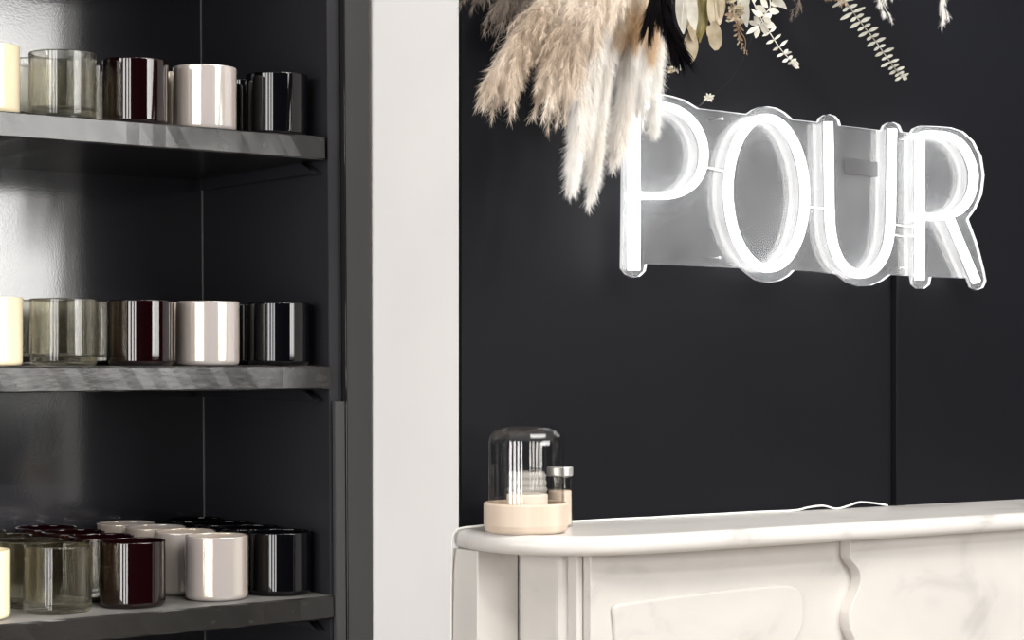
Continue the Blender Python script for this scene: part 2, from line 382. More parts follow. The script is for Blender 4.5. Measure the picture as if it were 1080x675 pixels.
SHELVES = [('top', z_up, 4, 2.203, dict(yellow=-16, clear=66, red=143, pearl=216, black=292)),
           ('middle', z_mid, 4, 2.203, dict(yellow=-13, clear=67, red=148.5, pearl=219, black=294)),
           ('lowest', z_low, 4, 2.213, dict(yellow=-26, clear=61, red=140, pearl=228.5, black=309))]
ROWS = {'top': dict(yellow=4, clear=2, red=2, pearl=2, black=2), 'middle': dict(yellow=4, clear=2, red=2, pearl=2, black=2),
        'lowest': dict(yellow=4, clear=4, red=4, pearl=4, black=4)}
for kind, (mat, desc, kw) in KINDS.items():
    proto = vessel(mat, **kw); first = True
    for sh, zt, n, y0, cols in SHELVES:
        x0 = at(cols[kind], 400, y0).x
        for r in range(ROWS[sh][kind]):
            o = proto if first else proto.copy()
            if not first: COL.objects.link(o)
            first = False
            y = y0+r*0.0808
            x = x0+random.uniform(-1, 1)*0.001*(r > 0)
            if kind == 'black': x = min(x, lean(1.400+0.018*(y-2.154)/0.351, zt)-R-0.0015)
            o.location = (x, y, zt+0.0003); o.rotation_euler = (0, 0, random.uniform(0, 6))
            o['label'] = '%s on the %s shelf, %s' % (desc, sh, ORD[r] if r < 3 else ORD[3])
            o['category'] = 'candle vessel'; o['group'] = 'candle vessels on the %s shelf' % sh

# ---------------------------------------------------------------- marble fireplace
def ztop(x): return at(620, 549, YC).z-0.0105*(x-1.60)
XM = at(938, 500, YC).x        # centre line of the fireplace
fp = empty('marble_fireplace', (XM, 1.9, 0), 'white marble fireplace with carved frieze against the black wall', 'fireplace')
ol = [(1.449, 1.9545), (1.444, 1.935), (1.4395, 1.905), (1.4385, 1.877), (1.441, 1.856), (1.447, 1.838), (1.458, 1.818), (1.4735, 1.80), (1.50, 1.780), (1.528, 1.768), (1.565, 1.760), (1.61, 1.756), (1.8, 1.753), (XM, 1.752)]
left = [Vector((x, y)) for x, y in ol]
ol = [tuple(p)[:2] for p in catmull([(x, y, 0) for x, y in ol], 4)]
full = ol+[(2*XM-x, y) for x, y in reversed(ol[:-1])]
T = 0.0235
b = MB(); prof = [(0.011, -T), (0.004, -T+0.0015), (0.001, -T+0.006), (0, -T*0.55), (0.0005, -T*0.3), (0.003, -0.004), (0.0075, -0.0008), (0.012, 0)]
N = len(full); vs = []; fs = []
for i, (x, y) in enumerate(full):
    p0 = Vector(full[max(i-1, 0)]); p1 = Vector(full[min(i+1, N-1)]); t = (p1-p0).normalized(); nrm = Vector((-t.y, t.x))
    if i in (0, N-1): nrm = Vector((1 if i == 0 else -1, 0))
    for d, z in prof: vs.append((x+nrm.x*d, y+nrm.y*d, ztop(x)+z))
k = len(prof)
for i in range(N-1):
    for q in range(k-1): fs.append((i*k+q, (i+1)*k+q, (i+1)*k+q+1, i*k+q+1))
b.add(vs, fs, True)
b.add([vs[i*k+k-1] for i in range(N)], [tuple(range(N))]); b.add([vs[i*k] for i in range(N)], [tuple(range(N-1, -1, -1))])
for e in (0, N-1): b.add([vs[e*k+q] for q in range(k)], [tuple(range(k))])
b.build('mantel_shelf', 'marble_top', fp)
zu = 1.172                      # underside of the shelf is a touch above this, tops of the blocks reach it
def zund(x): return ztop(x)-T+0.0005
FR = 1.800
def block(name, x0, x1, y0, y1, z0, bev=0.003, mat='marble', seg=3):
    b = MB(); b.hexa([(x0, y0, z0), (x1, y0, z0), (x1, y1, z0), (x0, y1, z0), (x0, y0, zund(x0)), (x1, y0, zund(x1)), (x1, y1, zund(x1)), (x0, y1, zund(x0))])
    return b.build(name, mat, fp, bev, seg)
for sgn in (1, -1):
    mx = lambda x: x if sgn == 1 else 2*XM-x
    def blk(name, x0, x1, y0, y1, z0, bev=0.003):
        a, c = sorted((mx(x0), mx(x1))); return block(name, a, c, y0, y1, z0, bev)
    blk('return_slab', 1.4455, 1.507, 1.903, 1.9545, 0.0, 0.002)
    blk('jamb', 1.5105, 1.545, 1.828, 1.9545, 0.0, 0.009)
    blk('jamb_moulding', 1.5225, 1.533, 1.812, 1.83, 0.0, 0.003)
# frieze with the fire opening below
b = MB(); xL, xR = 1.5335, 2*XM-1.5335
op = [(xL, 0.0), (xL+0.17, 0.0), (xL+0.17, 0.70)]
for i in range(0, 13):
    a = math.pi*i/12; op.append((XM-(XM-xL-0.17)*math.cos(a), 0.70+0.20*math.sin(a)))
op += [(xR-0.17, 0.70), (xR-0.17, 0.0), (xR, 0.0), (xR, zund(xR)), (xL, zund(xL))]
b.prism_y(op, FR, YC-0.0065)
b.build('frieze', 'marble', fp, 0.0015)
# raised field panels with a rounded shoulder
def panel(pts_px, name='field_panel'):
    pts = [at(px, py, FR-0.003) for px, py in pts_px]
    if True:
        c = catmull(pts, 4)
        b = MB(); b.prism_y([(p.x, p.z) for p in c], FR-0.0055, FR+0.001)
        o = b.build(name, 'marble', fp, 0.003, 3); return c
pl = [(650, 720), (649, 690), (647.5, 660), (646, 645), (648, 638.5), (660, 635.5), (700, 630), (750, 624), (800, 619), (825, 617), (838, 619.5), (845, 628), (847, 640), (846, 658), (838, 675), (820, 690), (790, 705), (740, 715)]
panel(pl)
pr = [(1180, 590), (1120, 594), (1060, 598.5), (1034, 599.5), (1018, 604), (1009, 614), (1006, 630), (1008, 650), (1018, 664), (1035, 676), (1060, 688), (1100, 700), (1180, 700), (1190, 650)]
panel(pr)
# central tablet with S-curved edges
sc = [(896, 566), (895.5, 578), (896, 588), (899, 594), (904, 600), (906.5, 608), (905.5, 618), (901, 630), (896, 642), (894.5, 652), (896, 664), (901, 676), (906, 690), (908, 705)]
sp = catmull([at(px, py, 1.785) for px, py in sc], 4)
xs = [(p.x, min(p.z, zund(p.x))) for p in sp]
b = MB(); o1 = xs+[(2*XM-x, z) for x, z in reversed(xs)]
b.prism_y(o1, 1.783, FR+0.001); b.build('keystone_tablet', 'marble', fp, 0.004, 3)
b = MB(); b.box(1.66, 2*XM-1.66, 2.25, 2.27, 0, 0.98); b.build('firebox_back', 'soot', fp)

# ---------------------------------------------------------------- cable cover and cord
pt, pb = at(937.5, 290, YC), at(937.5, 537, YC)
b = MB(); b.box(pt.x-0.001, pt.x+0.0055, YC-0.0155, YC-0.0062, ztop(pt.x)+0.0008, pt.z)
tag(b.build('cable_cover', 'black_wall', None, 0.001), 'narrow black cable cover running down the black wall from the sign to the mantel', 'cable cover')
def ctop(px, py, Y):           # a point of the cord that touches the mantel's top
    p = at(px, py, Y); return Vector((p.x, Y, ztop(p.x)+0.0016))
cp = [ctop(936, 0, 1.938)+Vector((0, 0, 0.001)), ctop(922, 0, 1.940)+Vector((0, 0, 0.005)), ctop(906, 0, 1.942)+Vector((0, 0, 0.007)), ctop(895, 0, 1.941)+Vector((0, 0, 0.003)), ctop(882, 0, 1.938), ctop(868, 0, 1.944)+Vector((0, 0, 0.0045)), ctop(852, 0, 1.946)+Vector((0, 0, 0.003)), ctop(838, 0, 1.945),
      ctop(800, 0, 1.950), ctop(760, 0, 1.949), ctop(720, 0, 1.951), ctop(690, 0, 1.948), ctop(655, 0, 1.951), ctop(620, 0, 1.949), ctop(590, 0, 1.951), ctop(560, 0, 1.950), ctop(530, 0, 1.946), ctop(514, 0, 1.937)+Vector((0, 0, 0.002)), ctop(500, 0, 1.938)+Vector((0, 0, 0.001)), Vector((1.4535, 1.943, ztop(1.45)+0.0012)), Vector((1.4435, 1.944, ztop(1.45)-0.002)), Vector((1.4395, 1.945, ztop(1.45)-0.012)), Vector((1.4400, 1.946, ztop(1.45)-0.028)), Vector((1.4418, 1.95, ztop(1.45)-0.06)), Vector((1.4425, 1.953, ztop(1.45)-0.2))]
b = MB(); b.tube(catmull(cp, 6), 0.0014, 8)
tag(b.build('power_cord', 'white_cord'), 'thin white cord lying along the back of the marble mantel', 'cord')

# ---------------------------------------------------------------- cloche, candle, match jar
cx, cy = 1.491, 1.868; cz = ztop(cx)+0.0003
cl = empty('glass_cloche', (cx, cy, cz), 'clear glass dome cloche on a round pale wooden base on the mantel', 'cloche')
b = MB(); RB = 0.0502
b.lathe([(0.0001, 0), (RB-0.006, 0), (RB-0.0028, 0.001), (RB-0.0012, 0.004), (RB, 0.009), (RB, 0.033), (RB-0.0008, 0.0345), (RB-0.002, 0.035), (RB-0.0035, 0.0345), (RB-0.004, 0.033), (RB-0.004, 0.014), (0.0001, 0.014)], (cx, cy, cz), 72, False)
b.build('wooden_base', 'pale_wood', cl)
b = MB(); RD = 0.0455; HD = 0.1285; wall = 0.0016; pr = [(RD, 0.0145), (RD, HD-0.024)]
for i in range(1, 9):
    a = math.pi/2*i/8; pr.append((RD-0.022+0.022*math.cos(a), HD-0.022-0.0015+0.022*math.sin(a)))
pr += [(0.012, HD-0.0004), (0.0001, HD)]
inner = [(max(r-wall, 0.0001) if z < HD-0.004 else r, z if z < HD-0.024 else z-wall) for r, z in reversed(pr)]
b.lathe(pr+inner, (cx, cy, cz), 72, False)
# close the lower rim
b.lathe([(RD, 0.0145), (RD-wall, 0.0145)], (cx, cy, cz), 72, False)
b.build('glass_dome', 'dome_glass', cl)
jz = cz+0.0143
jar = empty('candle_jar', (cx+0.002, cy, jz), 'small cream candle jar with ribbed clear glass lid inside the cloche', 'candle')
b = MB(); rj = 0.0243
b.lathe([(0.0001, 0), (rj-0.003, 0), (rj, 0.003), (rj, 0.0295), (rj-0.001, 0.0305), (0.0001, 0.0305)], (cx+0.002, cy, jz), 48, False)
b.build('jar_body', 'cream_wax', jar)
b = MB(); h0 = 0.0306; prf = [(0.0001, h0), (rj-0.001, h0)]
for i in range(3):
    z = h0+0.002+i*0.008; ro = rj-0.0004-0.0006*i
    prf += [(ro-0.002, z), (ro, z+0.0015), (ro, z+0.0045), (ro-0.002, z+0.006)]
prf += [(rj-0.004, h0+0.0262), (0.0001, h0+0.0268)]
b.lathe(prf, (cx+0.002, cy, jz), 48, False); b.build('glass_lid', 'ribbed_glass', jar)
bx, by = 1.572, 1.903; bz = ztop(bx)+0.0003
mj = empty('glass_jar', (bx, by, bz), 'slim glass jar with beige filling and light lid behind the cloche', 'jar')
b = MB(); rr = 0.0158
b.lathe([(0.0001, 0), (rr-0.002, 0), (rr, 0.002), (rr, 0.0615), (rr-0.0005, 0.0625), (rr-0.0012, 0.0625), (rr-0.0015, 0.0615), (rr-0.0015, 0.003), (0.0001, 0.003)], (bx, by, bz), 40, False)
b.build('glass_body', 'dome_glass', mj)
b = MB(); b.lathe([(0.0001, 0.0032), (0.0141, 0.0034), (0.0141, 0.0435), (0.013, 0.0445), (0.0001, 0.0445)], (bx, by, bz), 40, False)
b.build('beige_filling', 'beige_wax', mj)
b = MB(); b.lathe([(0.0001, 0.0625), (rr-0.0005, 0.0626), (rr+0.0004, 0.0635), (rr+0.0004, 0.0725), (rr-0.0006, 0.0737), (0.0001, 0.074)], (bx, by, bz), 40, False)
b.build('lid', 'lid_metal', mj)

# ---------------------------------------------------------------- neon sign
YA, YT = 1.9325, 1.9195
so = at(840, 205, YA)
sign = empty('neon_sign', so, 'white glowing neon sign reading POUR on a clear contour cut acrylic panel', 'neon sign')
def flex(mb, pts, wd=0.0096, dp=0.0128):
    """rounded rectangular light tube swept along a path in the wall plane"""
    N = len(pts); pf = []
    for sx, sz in ((1, 1), (-1, 1), (-1, -1), (1, -1)):
        for q in range(4):
            a = {(1, 1): 0, (-1, 1): 90, (-1, -1): 180, (1, -1): 270}[(sx, sz)]+q*30
            r = 0.0035; pf.append(((wd/2-r)*sx+r*math.cos(math.radians(a)), (dp/2-r)*sz+r*math.sin(math.radians(a))))
    n = len(pf); vs = []; fs = []
    for i, p in enumerate(pts):
        t = (pts[min(i+1, N-1)]-pts[max(i-1, 0)]); t.y = 0; t.normalize(); s_ = Vector((t.z, 0, -t.x))
        for a, c in pf: vs.append(p+s_*a+Vector((0, -c, 0)))
    for i in range(N-1):
        for q in range(n): fs.append((i*n+q, i*n+(q+1) % n, (i+1)*n+(q+1) % n, (i+1)*n+q))
    closed = (pts[0]-pts[-1]).length < 1e-6
    if not closed: fs += [tuple(range(n-1, -1, -1)), tuple(range((N-1)*n, N*n))]
    mb.add(vs, fs, True)
def path(px, per=6, curve=True):
    w_ = [at(x, y, YT) for x, y in px]
    return catmull(w_, per) if curve else [w_[0].lerp(w_[-1], i/8) for i in range(9)]
LET = []
b = MB(); flex(b, path([(669, 104), (668.5, 285)], curve=False), 0.0115, 0.0150); flex(b, path([(672, 110), (690, 110.5), (709, 114), (726, 124), (738, 141), (742.5, 161), (739, 182), (728, 197), (712, 205), (695, 206.5), (674, 206)]), 0.0086, 0.0115)
b.build('letter', 'neon_white', sign)
b = MB(); el = []
for i in range(49):
    a = 2*math.pi*i/48; x = 808.5+40.5*math.sin(a); y = 203.8-79.5*math.cos(a)+0.07*(x-808.5); el.append(at(x, y, YT))
el[-1] = el[0].copy(); flex(b, el); b.build('letter', 'neon_white', sign)
b = MB(); flex(b, path([(873.5, 129), (874, 160), (874.5, 200), (875.5, 235), (879.5, 260), (888.5, 279), (904.5, 289.5), (922, 284), (934, 266), (939, 240), (940, 200), (940.5, 165), (941, 136)])); b.build('letter', 'neon_white', sign)
b = MB(); flex(b, path([(970, 142), (970, 295)], curve=False), 0.0105, 0.0135); flex(b, path([(973, 142), (988, 142), (1003, 145), (1016, 155), (1024.5, 172), (1027, 188), (1023, 207), (1013, 221), (1000, 227), (985, 228.5), (974, 228)]))
flex(b, path([(1001, 229), (1029.5, 297)], curve=False)); b.build('letter', 'neon_white', sign)
ap = [(655, 283), (655.5, 230), (656, 180), (656.5, 130), (657.5, 104), (663, 98), (676, 98), (692, 99), (708, 101.5), (722, 106), (735.5, 114.5), (762, 117.5), (787, 120.5), (793, 116), (800, 113.3), (808, 112.5), (818, 114), (827, 119), (835, 126), (862, 129.2), (864, 124.5), (869, 121.3), (874, 120.6), (880, 122.5), (884, 127), (885.5, 132.5), (908, 135), (929, 137.8), (931.5, 132.5), (936.5, 129.4), (942, 129), (947.5, 132), (950.6, 139.4), (960, 140.2), (962.5, 136), (969, 133), (985, 133.2), (1002, 134.5), (1015, 139), (1026, 149), (1034, 165), (1037, 185), (1034.5, 205), (1028, 220), (1020, 231), (1029, 255), (1037, 285), (1039, 296), (1036, 303.5), (1029.5, 306), (1023, 303), (1019.5, 293.5), (1000, 292.8), (981, 292), (979.5, 300), (974, 304.5), (967, 304.5), (961.5, 300), (960, 291.2), (948, 290.5), (938, 289.8), (930, 296), (918, 301), (905, 302), (893, 298), (882, 289.5), (860, 286.5), (837, 285), (831, 291), (822, 296), (809, 298.3), (797, 295.5), (788, 289), (781, 282.8), (740, 281), (712, 279.8), (681, 278.6), (679.5, 286), (674, 291.5), (667, 292.5), (660, 289.5)]
aw = [at(x, y, YA) for x, y in ap]
bm = bmesh.new(); vv = [bm.verts.new((p.x-so.x, -0.0025, p.z-so.z)) for p in aw]
f = bm.faces.new(vv); ex = bmesh.ops.extrude_face_region(bm, geom=[f]); vv2 = [g for g in ex['geom'] if isinstance(g, bmesh.types.BMVert)]
bmesh.ops.translate(bm, verts=vv2, vec=(0, 0.005, 0)); bmesh.ops.recalc_face_normals(bm, faces=bm.faces)
for f in bm.faces: f.material_index = 1 if len(f.verts) == 4 else 0
bmesh.ops.triangulate(bm, faces=[f for f in bm.faces if len(f.verts) > 4])
me = bpy.data.meshes.new('acrylic_panel'); bm.to_mesh(me); bm.free(); me.materials.append(MATS['acrylic']); me.materials.append(MATS['acrylic_edge'])
o = bpy.data.objects.new('acrylic_panel', me); COL.objects.link(o); o.parent = sign
for px, py in ((760, 125), (757, 272), (953, 147), (951, 283)):
    p = at(px, py, YA); b = MB()
    vs_ = []
    b.tube([(p.x, YC-0.0062, p.z), (p.x, YA-0.0026, p.z)], 0.0014, 12); b.tube([(p.x, YA-0.0026, p.z), (p.x, YA-0.0036, p.z)], 0.0020, 12)
    b.build('standoff', 'steel', sign)
for pp in ([(742, 176), (750, 177.5), (757, 179), (768, 182)], [(848, 217), (856, 219), (864, 219.5), (874, 219)], [(940, 236), (950, 238), (958, 239), (970, 238.5)], [(940, 247), (950, 249), (960, 249), (970, 248)]):
    b = MB(); b.tube(catmull([at(x, y, YA-0.0045) for x, y in pp], 4), 0.0012, 8); b.build('jumper_wire', 'white_cord', sign)
p0, p1 = at(889, 166, YA), at(924, 187, YA)
b = MB(); b.hexa([(p0.x, YA-0.0031, p1.z+0.002), (p1.x, YA-0.0031, p1.z), (p1.x, YA-0.0027, p1.z), (p0.x, YA-0.0027, p1.z+0.002), (p0.x, YA-0.0031, p0.z), (p1.x, YA-0.0031, p0.z-0.003), (p1.x, YA-0.0027, p0.z-0.003), (p0.x, YA-0.0027, p0.z)])
tag(b.build('sticker', 'sticker', sign), 'small dark grey sticker inside the letter U')

# ---------------------------------------------------------------- dried flowers
hub = at(735, -110, 1.88)
fl = empty('dried_flower_hanging', (hub.x, 1.90, hub.z), 'hanging arrangement of dried pampas grass and pale leaves above the neon sign', 'dried flowers')
b = MB(); hp = []
for i in range(13):
    a = math.pi*i/12; hp.append((0.07*math.sin(a)*(1+0.05*math.sin(7*a))+0.0001, -0.07*math.cos(a)))
b.lathe([(r*1.0, z*0.8) for r, z in hp], (hub.x, 1.884, hub.z), 24, False); b.build('moss_base', 'leaf_brown', fl)
TOCAM = lambda p: (Vector((0, 0, EYE))-Vector(p)).normalized()

def ribbons(P0, D, Lh, W, droop, name, mat, parent, extra=None):
    """very many fine tapered hairs: roots P0, directions D, lengths Lh"""
    n = len(P0); rnd = rng.normal(size=(n, 3)); sd = np.cross(D, rnd); sd /= np.linalg.norm(sd, axis=1, keepdims=True)+1e-9
    V = np.zeros((n, 6, 3)); us = (0, 0.5, 1.0); ws = (1.0, 0.85, 0.15)
    for k, (u, wv) in enumerate(zip(us, ws)):
        c = P0+D*(Lh*u)[:, None]; c[:, 2] -= droop*(Lh*u*u)
        V[:, 2*k] = c-sd*(W*wv/2)[:, None]; V[:, 2*k+1] = c+sd*(W*wv/2)[:, None]
    base = (np.arange(n)*6)[:, None]
    q = np.concatenate([base+np.array([[0, 1, 3, 2]]), base+np.array([[2, 3, 5, 4]])], axis=1).reshape(-1, 4)
    V = V.reshape(-1, 3)
    if extra is not None:                # stem tubes of the same part
        ev, ef = extra; q0 = len(V)
        V = np.concatenate([V, np.array(ev)]); ef = [[i+q0 for i in f] for f in ef if len(f) == 4]; q = np.concatenate([q, np.array(ef)])
    off = np.array(parent_loc(parent)); V = V-off
    me = bpy.data.meshes.new(name); me.vertices.add(len(V)); me.vertices.foreach_set('co', V.astype(np.float32).ravel())
    me.loops.add(q.size); me.loops.foreach_set('vertex_index', q.astype(np.int32).ravel())
    me.polygons.add(len(q)); me.polygons.foreach_set('loop_start', (np.arange(len(q))*4).astype(np.int32))
    me.update(calc_edges=True); me.materials.append(MATS[mat])
    o = bpy.data.objects.new(name, me); COL.objects.link(o); o.parent = parent
    return o

def plume(pts, mat, nb=90, blen=0.075, spread=0.35, hairs=110, hlen=0.015, stem_r=0.0014, ramp=(0.15, 1.0), width=0.00038, droop=0.35, bvar=0.4, fan=0.02):
    """pts: (px, py, Y) along the stem from root to tip"""
    sp_ = catmull([at(*p) for p in pts], 8); A = np.array([tuple(p) for p in sp_]); M = len(A)
    seg = np.linalg.norm(np.diff(A, axis=0), axis=1); cum = np.concatenate([[0], np.cumsum(seg)])/seg.sum()
    def pos(u): return np.array([np.interp(u, cum, A[:, k]) for k in range(3)]).T
    u = rng.uniform(ramp[0], ramp[1], nb)**0.85; p0 = pos(u); tg = pos(np.clip(u+0.03, 0, 1))-pos(np.clip(u-0.03, 0, 1)); tg /= np.linalg.norm(tg, axis=1, keepdims=True)
    rd = rng.normal(size=(nb, 3)); rd -= tg*np.sum(rd*tg, axis=1, keepdims=True); rd /= np.linalg.norm(rd, axis=1, keepdims=True)
    env = np.clip(1.15-u*0.55, 0.35, 1)
    bl = blen*env*rng.uniform(1-bvar, 1+bvar, nb)
    dirb = tg+rd*(spread*rng.uniform(0.2, 1.1, nb))[:, None]; dirb /= np.linalg.norm(dirb, axis=1, keepdims=True)
    p0 = p0+rd*(fan*0.3*rng.uniform(0, 1, nb))[:, None]
    # hairs along the branchlets
    B = np.repeat(np.arange(nb), hairs); s_ = rng.uniform(0, 1, len(B))
    L_ = bl[B]
    wob = 0.06*np.sin(s_[:, None]*9+rng.uniform(0, 6, (nb, 3))[B])*L_[:, None]*0.5
    root = p0[B]+dirb[B]*(L_*s_)[:, None]+wob; root[:, 2] -= droop*L_*s_**2
    db = dirb[B].copy(); db[:, 2] -= 2*droop*s_; db /= np.linalg.norm(db, axis=1, keepdims=True)
    hr = rng.normal(size=(len(B), 3)); hd = db+hr*0.46; hd /= np.linalg.norm(hd, axis=1, keepdims=True)
    hl = hlen*rng.uniform(0.5, 1.2, len(B))*np.clip(1.25-s_*0.6, 0.4, 1.2)
    mb = MB(); mb.tube(sp_, stem_r, 6, stem_r*0.4)
    for i in range(nb):
        c = [p0[i]+dirb[i]*bl[i]*t-np.array([0, 0, droop*bl[i]*t*t]) for t in (0, 0.5, 1)]
        if i % 2 == 0: mb.tube(c, 0.0004, 4, 0.0002)
    return ribbons(root, hd, hl, np.full(len(B), width), 0.3, 'pampas_plume', mat, fl, (mb.v, mb.f))

# cream plumes on the left
plume([(735, -110, 1.84), (640, -60, 1.80), (585, 0, 1.78), (552, 42, 1.77), (530, 78, 1.765)], 'pampas_cream', nb=230, blen=0.060, spread=0.42, hairs=230, ramp=(0.30, 1.0), fan=0.04)
plume([(735, -110, 1.84), (660, -60, 1.77), (622, -10, 1.75), (600, 36, 1.74), (587, 74, 1.735)], 'pampas_cream', nb=260, blen=0.064, spread=0.42, hairs=230, ramp=(0.30, 1.0), fan=0.04)
plume([(735, -110, 1.84), (680, -60, 1.76), (648, -20, 1.74), (620, 18, 1.73), (602, 60, 1.73)], 'pampas_cream', nb=190, blen=0.055, spread=0.45, hairs=230, ramp=(0.3, 1.0), fan=0.04)
# plumes behind, their shade put into a dark grey colour
plume([(735, -110, 1.90), (610, -90, 1.90), (560, -45, 1.91), (536, -5, 1.915)], 'pampas_shaded', nb=90, blen=0.06, spread=0.45, hairs=90, ramp=(0.35, 1.0), fan=0.03)
plume([(735, -110, 1.90), (620, -80, 1.89), (580, -30, 1.90), (556, 10, 1.90)], 'pampas_shaded', nb=90, blen=0.055, spread=0.45, hairs=90, ramp=(0.35, 1.0), fan=0.03)
plume([(735, -110, 1.90), (600, -100, 1.90), (540, -55, 1.90), (508, -18, 1.90)], 'pampas_shaded', nb=60, blen=0.05, spread=0.4, hairs=80, ramp=(0.4, 1.0), fan=0.03)
# long hanging plumes, whitened for the sign's light on them
W = dict(droop=0.5, hairs=230)
plume([(735, -110, 1.85), (640, -50, 1.79), (622, 20, 1.775), (612, 90, 1.77), (607, 140, 1.77), (604, 174, 1.77)], 'pampas_lit_white', nb=210, blen=0.046, spread=0.13, ramp=(0.30, 1.0), fan=0.008, **W)
plume([(735, -110, 1.85), (650, -50, 1.79), (634, 20, 1.78), (624, 80, 1.775), (618, 125, 1.775)], 'pampas_lit_white', nb=150, blen=0.045, spread=0.15, ramp=(0.30, 1.0), fan=0.012, **W)
plume([(735, -110, 1.85), (660, -50, 1.80), (646, 20, 1.79), (636, 90, 1.785), (630, 140, 1.785), (626, 176, 1.785)], 'pampas_lit_white', nb=160, blen=0.044, spread=0.11, ramp=(0.35, 1.0), fan=0.007, **W)
plume([(735, -110, 1.86), (675, -50, 1.82), (665, 20, 1.815), (661, 80, 1.81), (657, 112, 1.81), (653, 138, 1.81)], 'pampas_lit_white', nb=230, blen=0.044, spread=0.20, ramp=(0.35, 1.0), fan=0.018, **W)
plume([(735, -110, 1.86), (690, -50, 1.835), (680, 10, 1.825), (676, 55, 1.82), (672, 92, 1.82)], 'pampas_lit_white', nb=220, blen=0.040, spread=0.22, ramp=(0.35, 1.0), fan=0.02, **W)
plume([(735, -110, 1.86), (700, -50, 1.845), (693, 0, 1.835), (690, 45, 1.83), (687, 82, 1.83)], 'pampas_lit_white', nb=160, blen=0.036, spread=0.20, ramp=(0.35, 1.0), fan=0.014, **W)
plume([(735, -110, 1.86), (700, -50, 1.845), (694, 20, 1.83), (691, 80, 1.83), (689, 125, 1.83)], 'pampas_lit_white', nb=40, blen=0.022, spread=0.2, ramp=(0.5, 1.0), fan=0.006, **W)
plume([(735, -110, 1.85), (670, -60, 1.80), (657, -15, 1.795), (652, 10, 1.79), (649, 24, 1.79)], 'pampas_tan', nb=170, blen=0.040, spread=0.26, ramp=(0.35, 1.0), fan=0.02, **W)
plume([(735, -110, 1.85), (690, -60, 1.81), (678, -15, 1.80), (673, 8, 1.80), (670, 18, 1.80)], 'pampas_tan', nb=170, blen=0.038, spread=0.26, ramp=(0.35, 1.0), fan=0.02, **W)
plume([(735, -110, 1.85), (700, -60, 1.82), (692, -15, 1.81), (688, 15, 1.81), (686, 38, 1.81)], 'pampas_tan', nb=120, blen=0.034, spread=0.22, ramp=(0.35, 1.0), fan=0.015, **W)

# black dyed feathers
def feather(pts, wpx, n=520, blen=0.022):
    sp_ = catmull([at(*p) for p in pts], 8); A = np.array([tuple(p) for p in sp_]); seg = np.linalg.norm(np.diff(A, axis=0), axis=1); cum = np.concatenate([[0], np.cumsum(seg)])/seg.sum()
    pos = lambda u: np.array([np.interp(u, cum, A[:, k]) for k in range(3)]).T
    u = rng.uniform(0.2, 1, n*4); p = pos(u); tg = pos(np.clip(u+0.03, 0, 1))-pos(np.clip(u-0.03, 0, 1)); tg /= np.linalg.norm(tg, axis=1, keepdims=True)
    cam_ = np.array([0, 0, EYE])-p; cam_ /= np.linalg.norm(cam_, axis=1, keepdims=True); sd = np.cross(tg, cam_); s = np.where(rng.uniform(size=len(u)) < .5, -1, 1)
    d = tg+sd*(s*rng.uniform(0.12, 0.42, len(u)))[:, None]+cam_*rng.normal(0, 0.12, len(u))[:, None]; d /= np.linalg.norm(d, axis=1, keepdims=True)
    mb = MB(); mb.tube(sp_, 0.0012, 6, 0.0004)
    ribbons(p, d, blen*rng.uniform(0.6, 1.2, len(u)), np.full(len(u), 0.0008), 0.1, 'black_feather', 'dyed_black', fl, (mb.v, mb.f))
feather([(735, -110, 1.80), (702, -50, 1.735), (700, 0, 1.73), (706, 25, 1.73), (717, 52, 1.73)], 20, n=1500, blen=0.030)
feather([(735, -110, 1.80), (702, -50, 1.735), (697, 0, 1.73), (705, 25, 1.73), (713, 50, 1.73)], 20, n=1200, blen=0.028)
feather([(735, -110, 1.80), (700, -60, 1.735), (694, -15, 1.73), (688, 8, 1.73), (684, 26, 1.73)], 16, n=900, blen=0.026)

# leaf sprigs ------------------------------------------------------------
def sprig(stem, leaves, mat, name, stem_r=0.0011, width=0.0055, jit=0.006, curl=0.12, shape=1.0, blunt=1.0):
    b = MB(); sp_ = catmull([at(*p) for p in stem], 8); b.tube(sp_, stem_r, 6, stem_r*0.5)
    for (ax, ay, bx_, by_, wd) in leaves:
        Y = stem[-1][2]+random.uniform(-1, 1)*0.002
        a = at(ax, ay, Y); e = at(bx_, by_, Y+random.uniform(-1, 1)*jit)
        n_ = TOCAM(a)+Vector((random.uniform(-.4, .4), random.uniform(-.4, .4), random.uniform(-.4, .4)))
        b.leaf(a, e, wd, n_, curl, shape=shape, blunt=blunt)
    return b.build(name, mat, fl, normals=False)
def lerp2(a, b_, t): return (a[0]+(b_[0]-a[0])*t, a[1]+(b_[1]-a[1])*t)
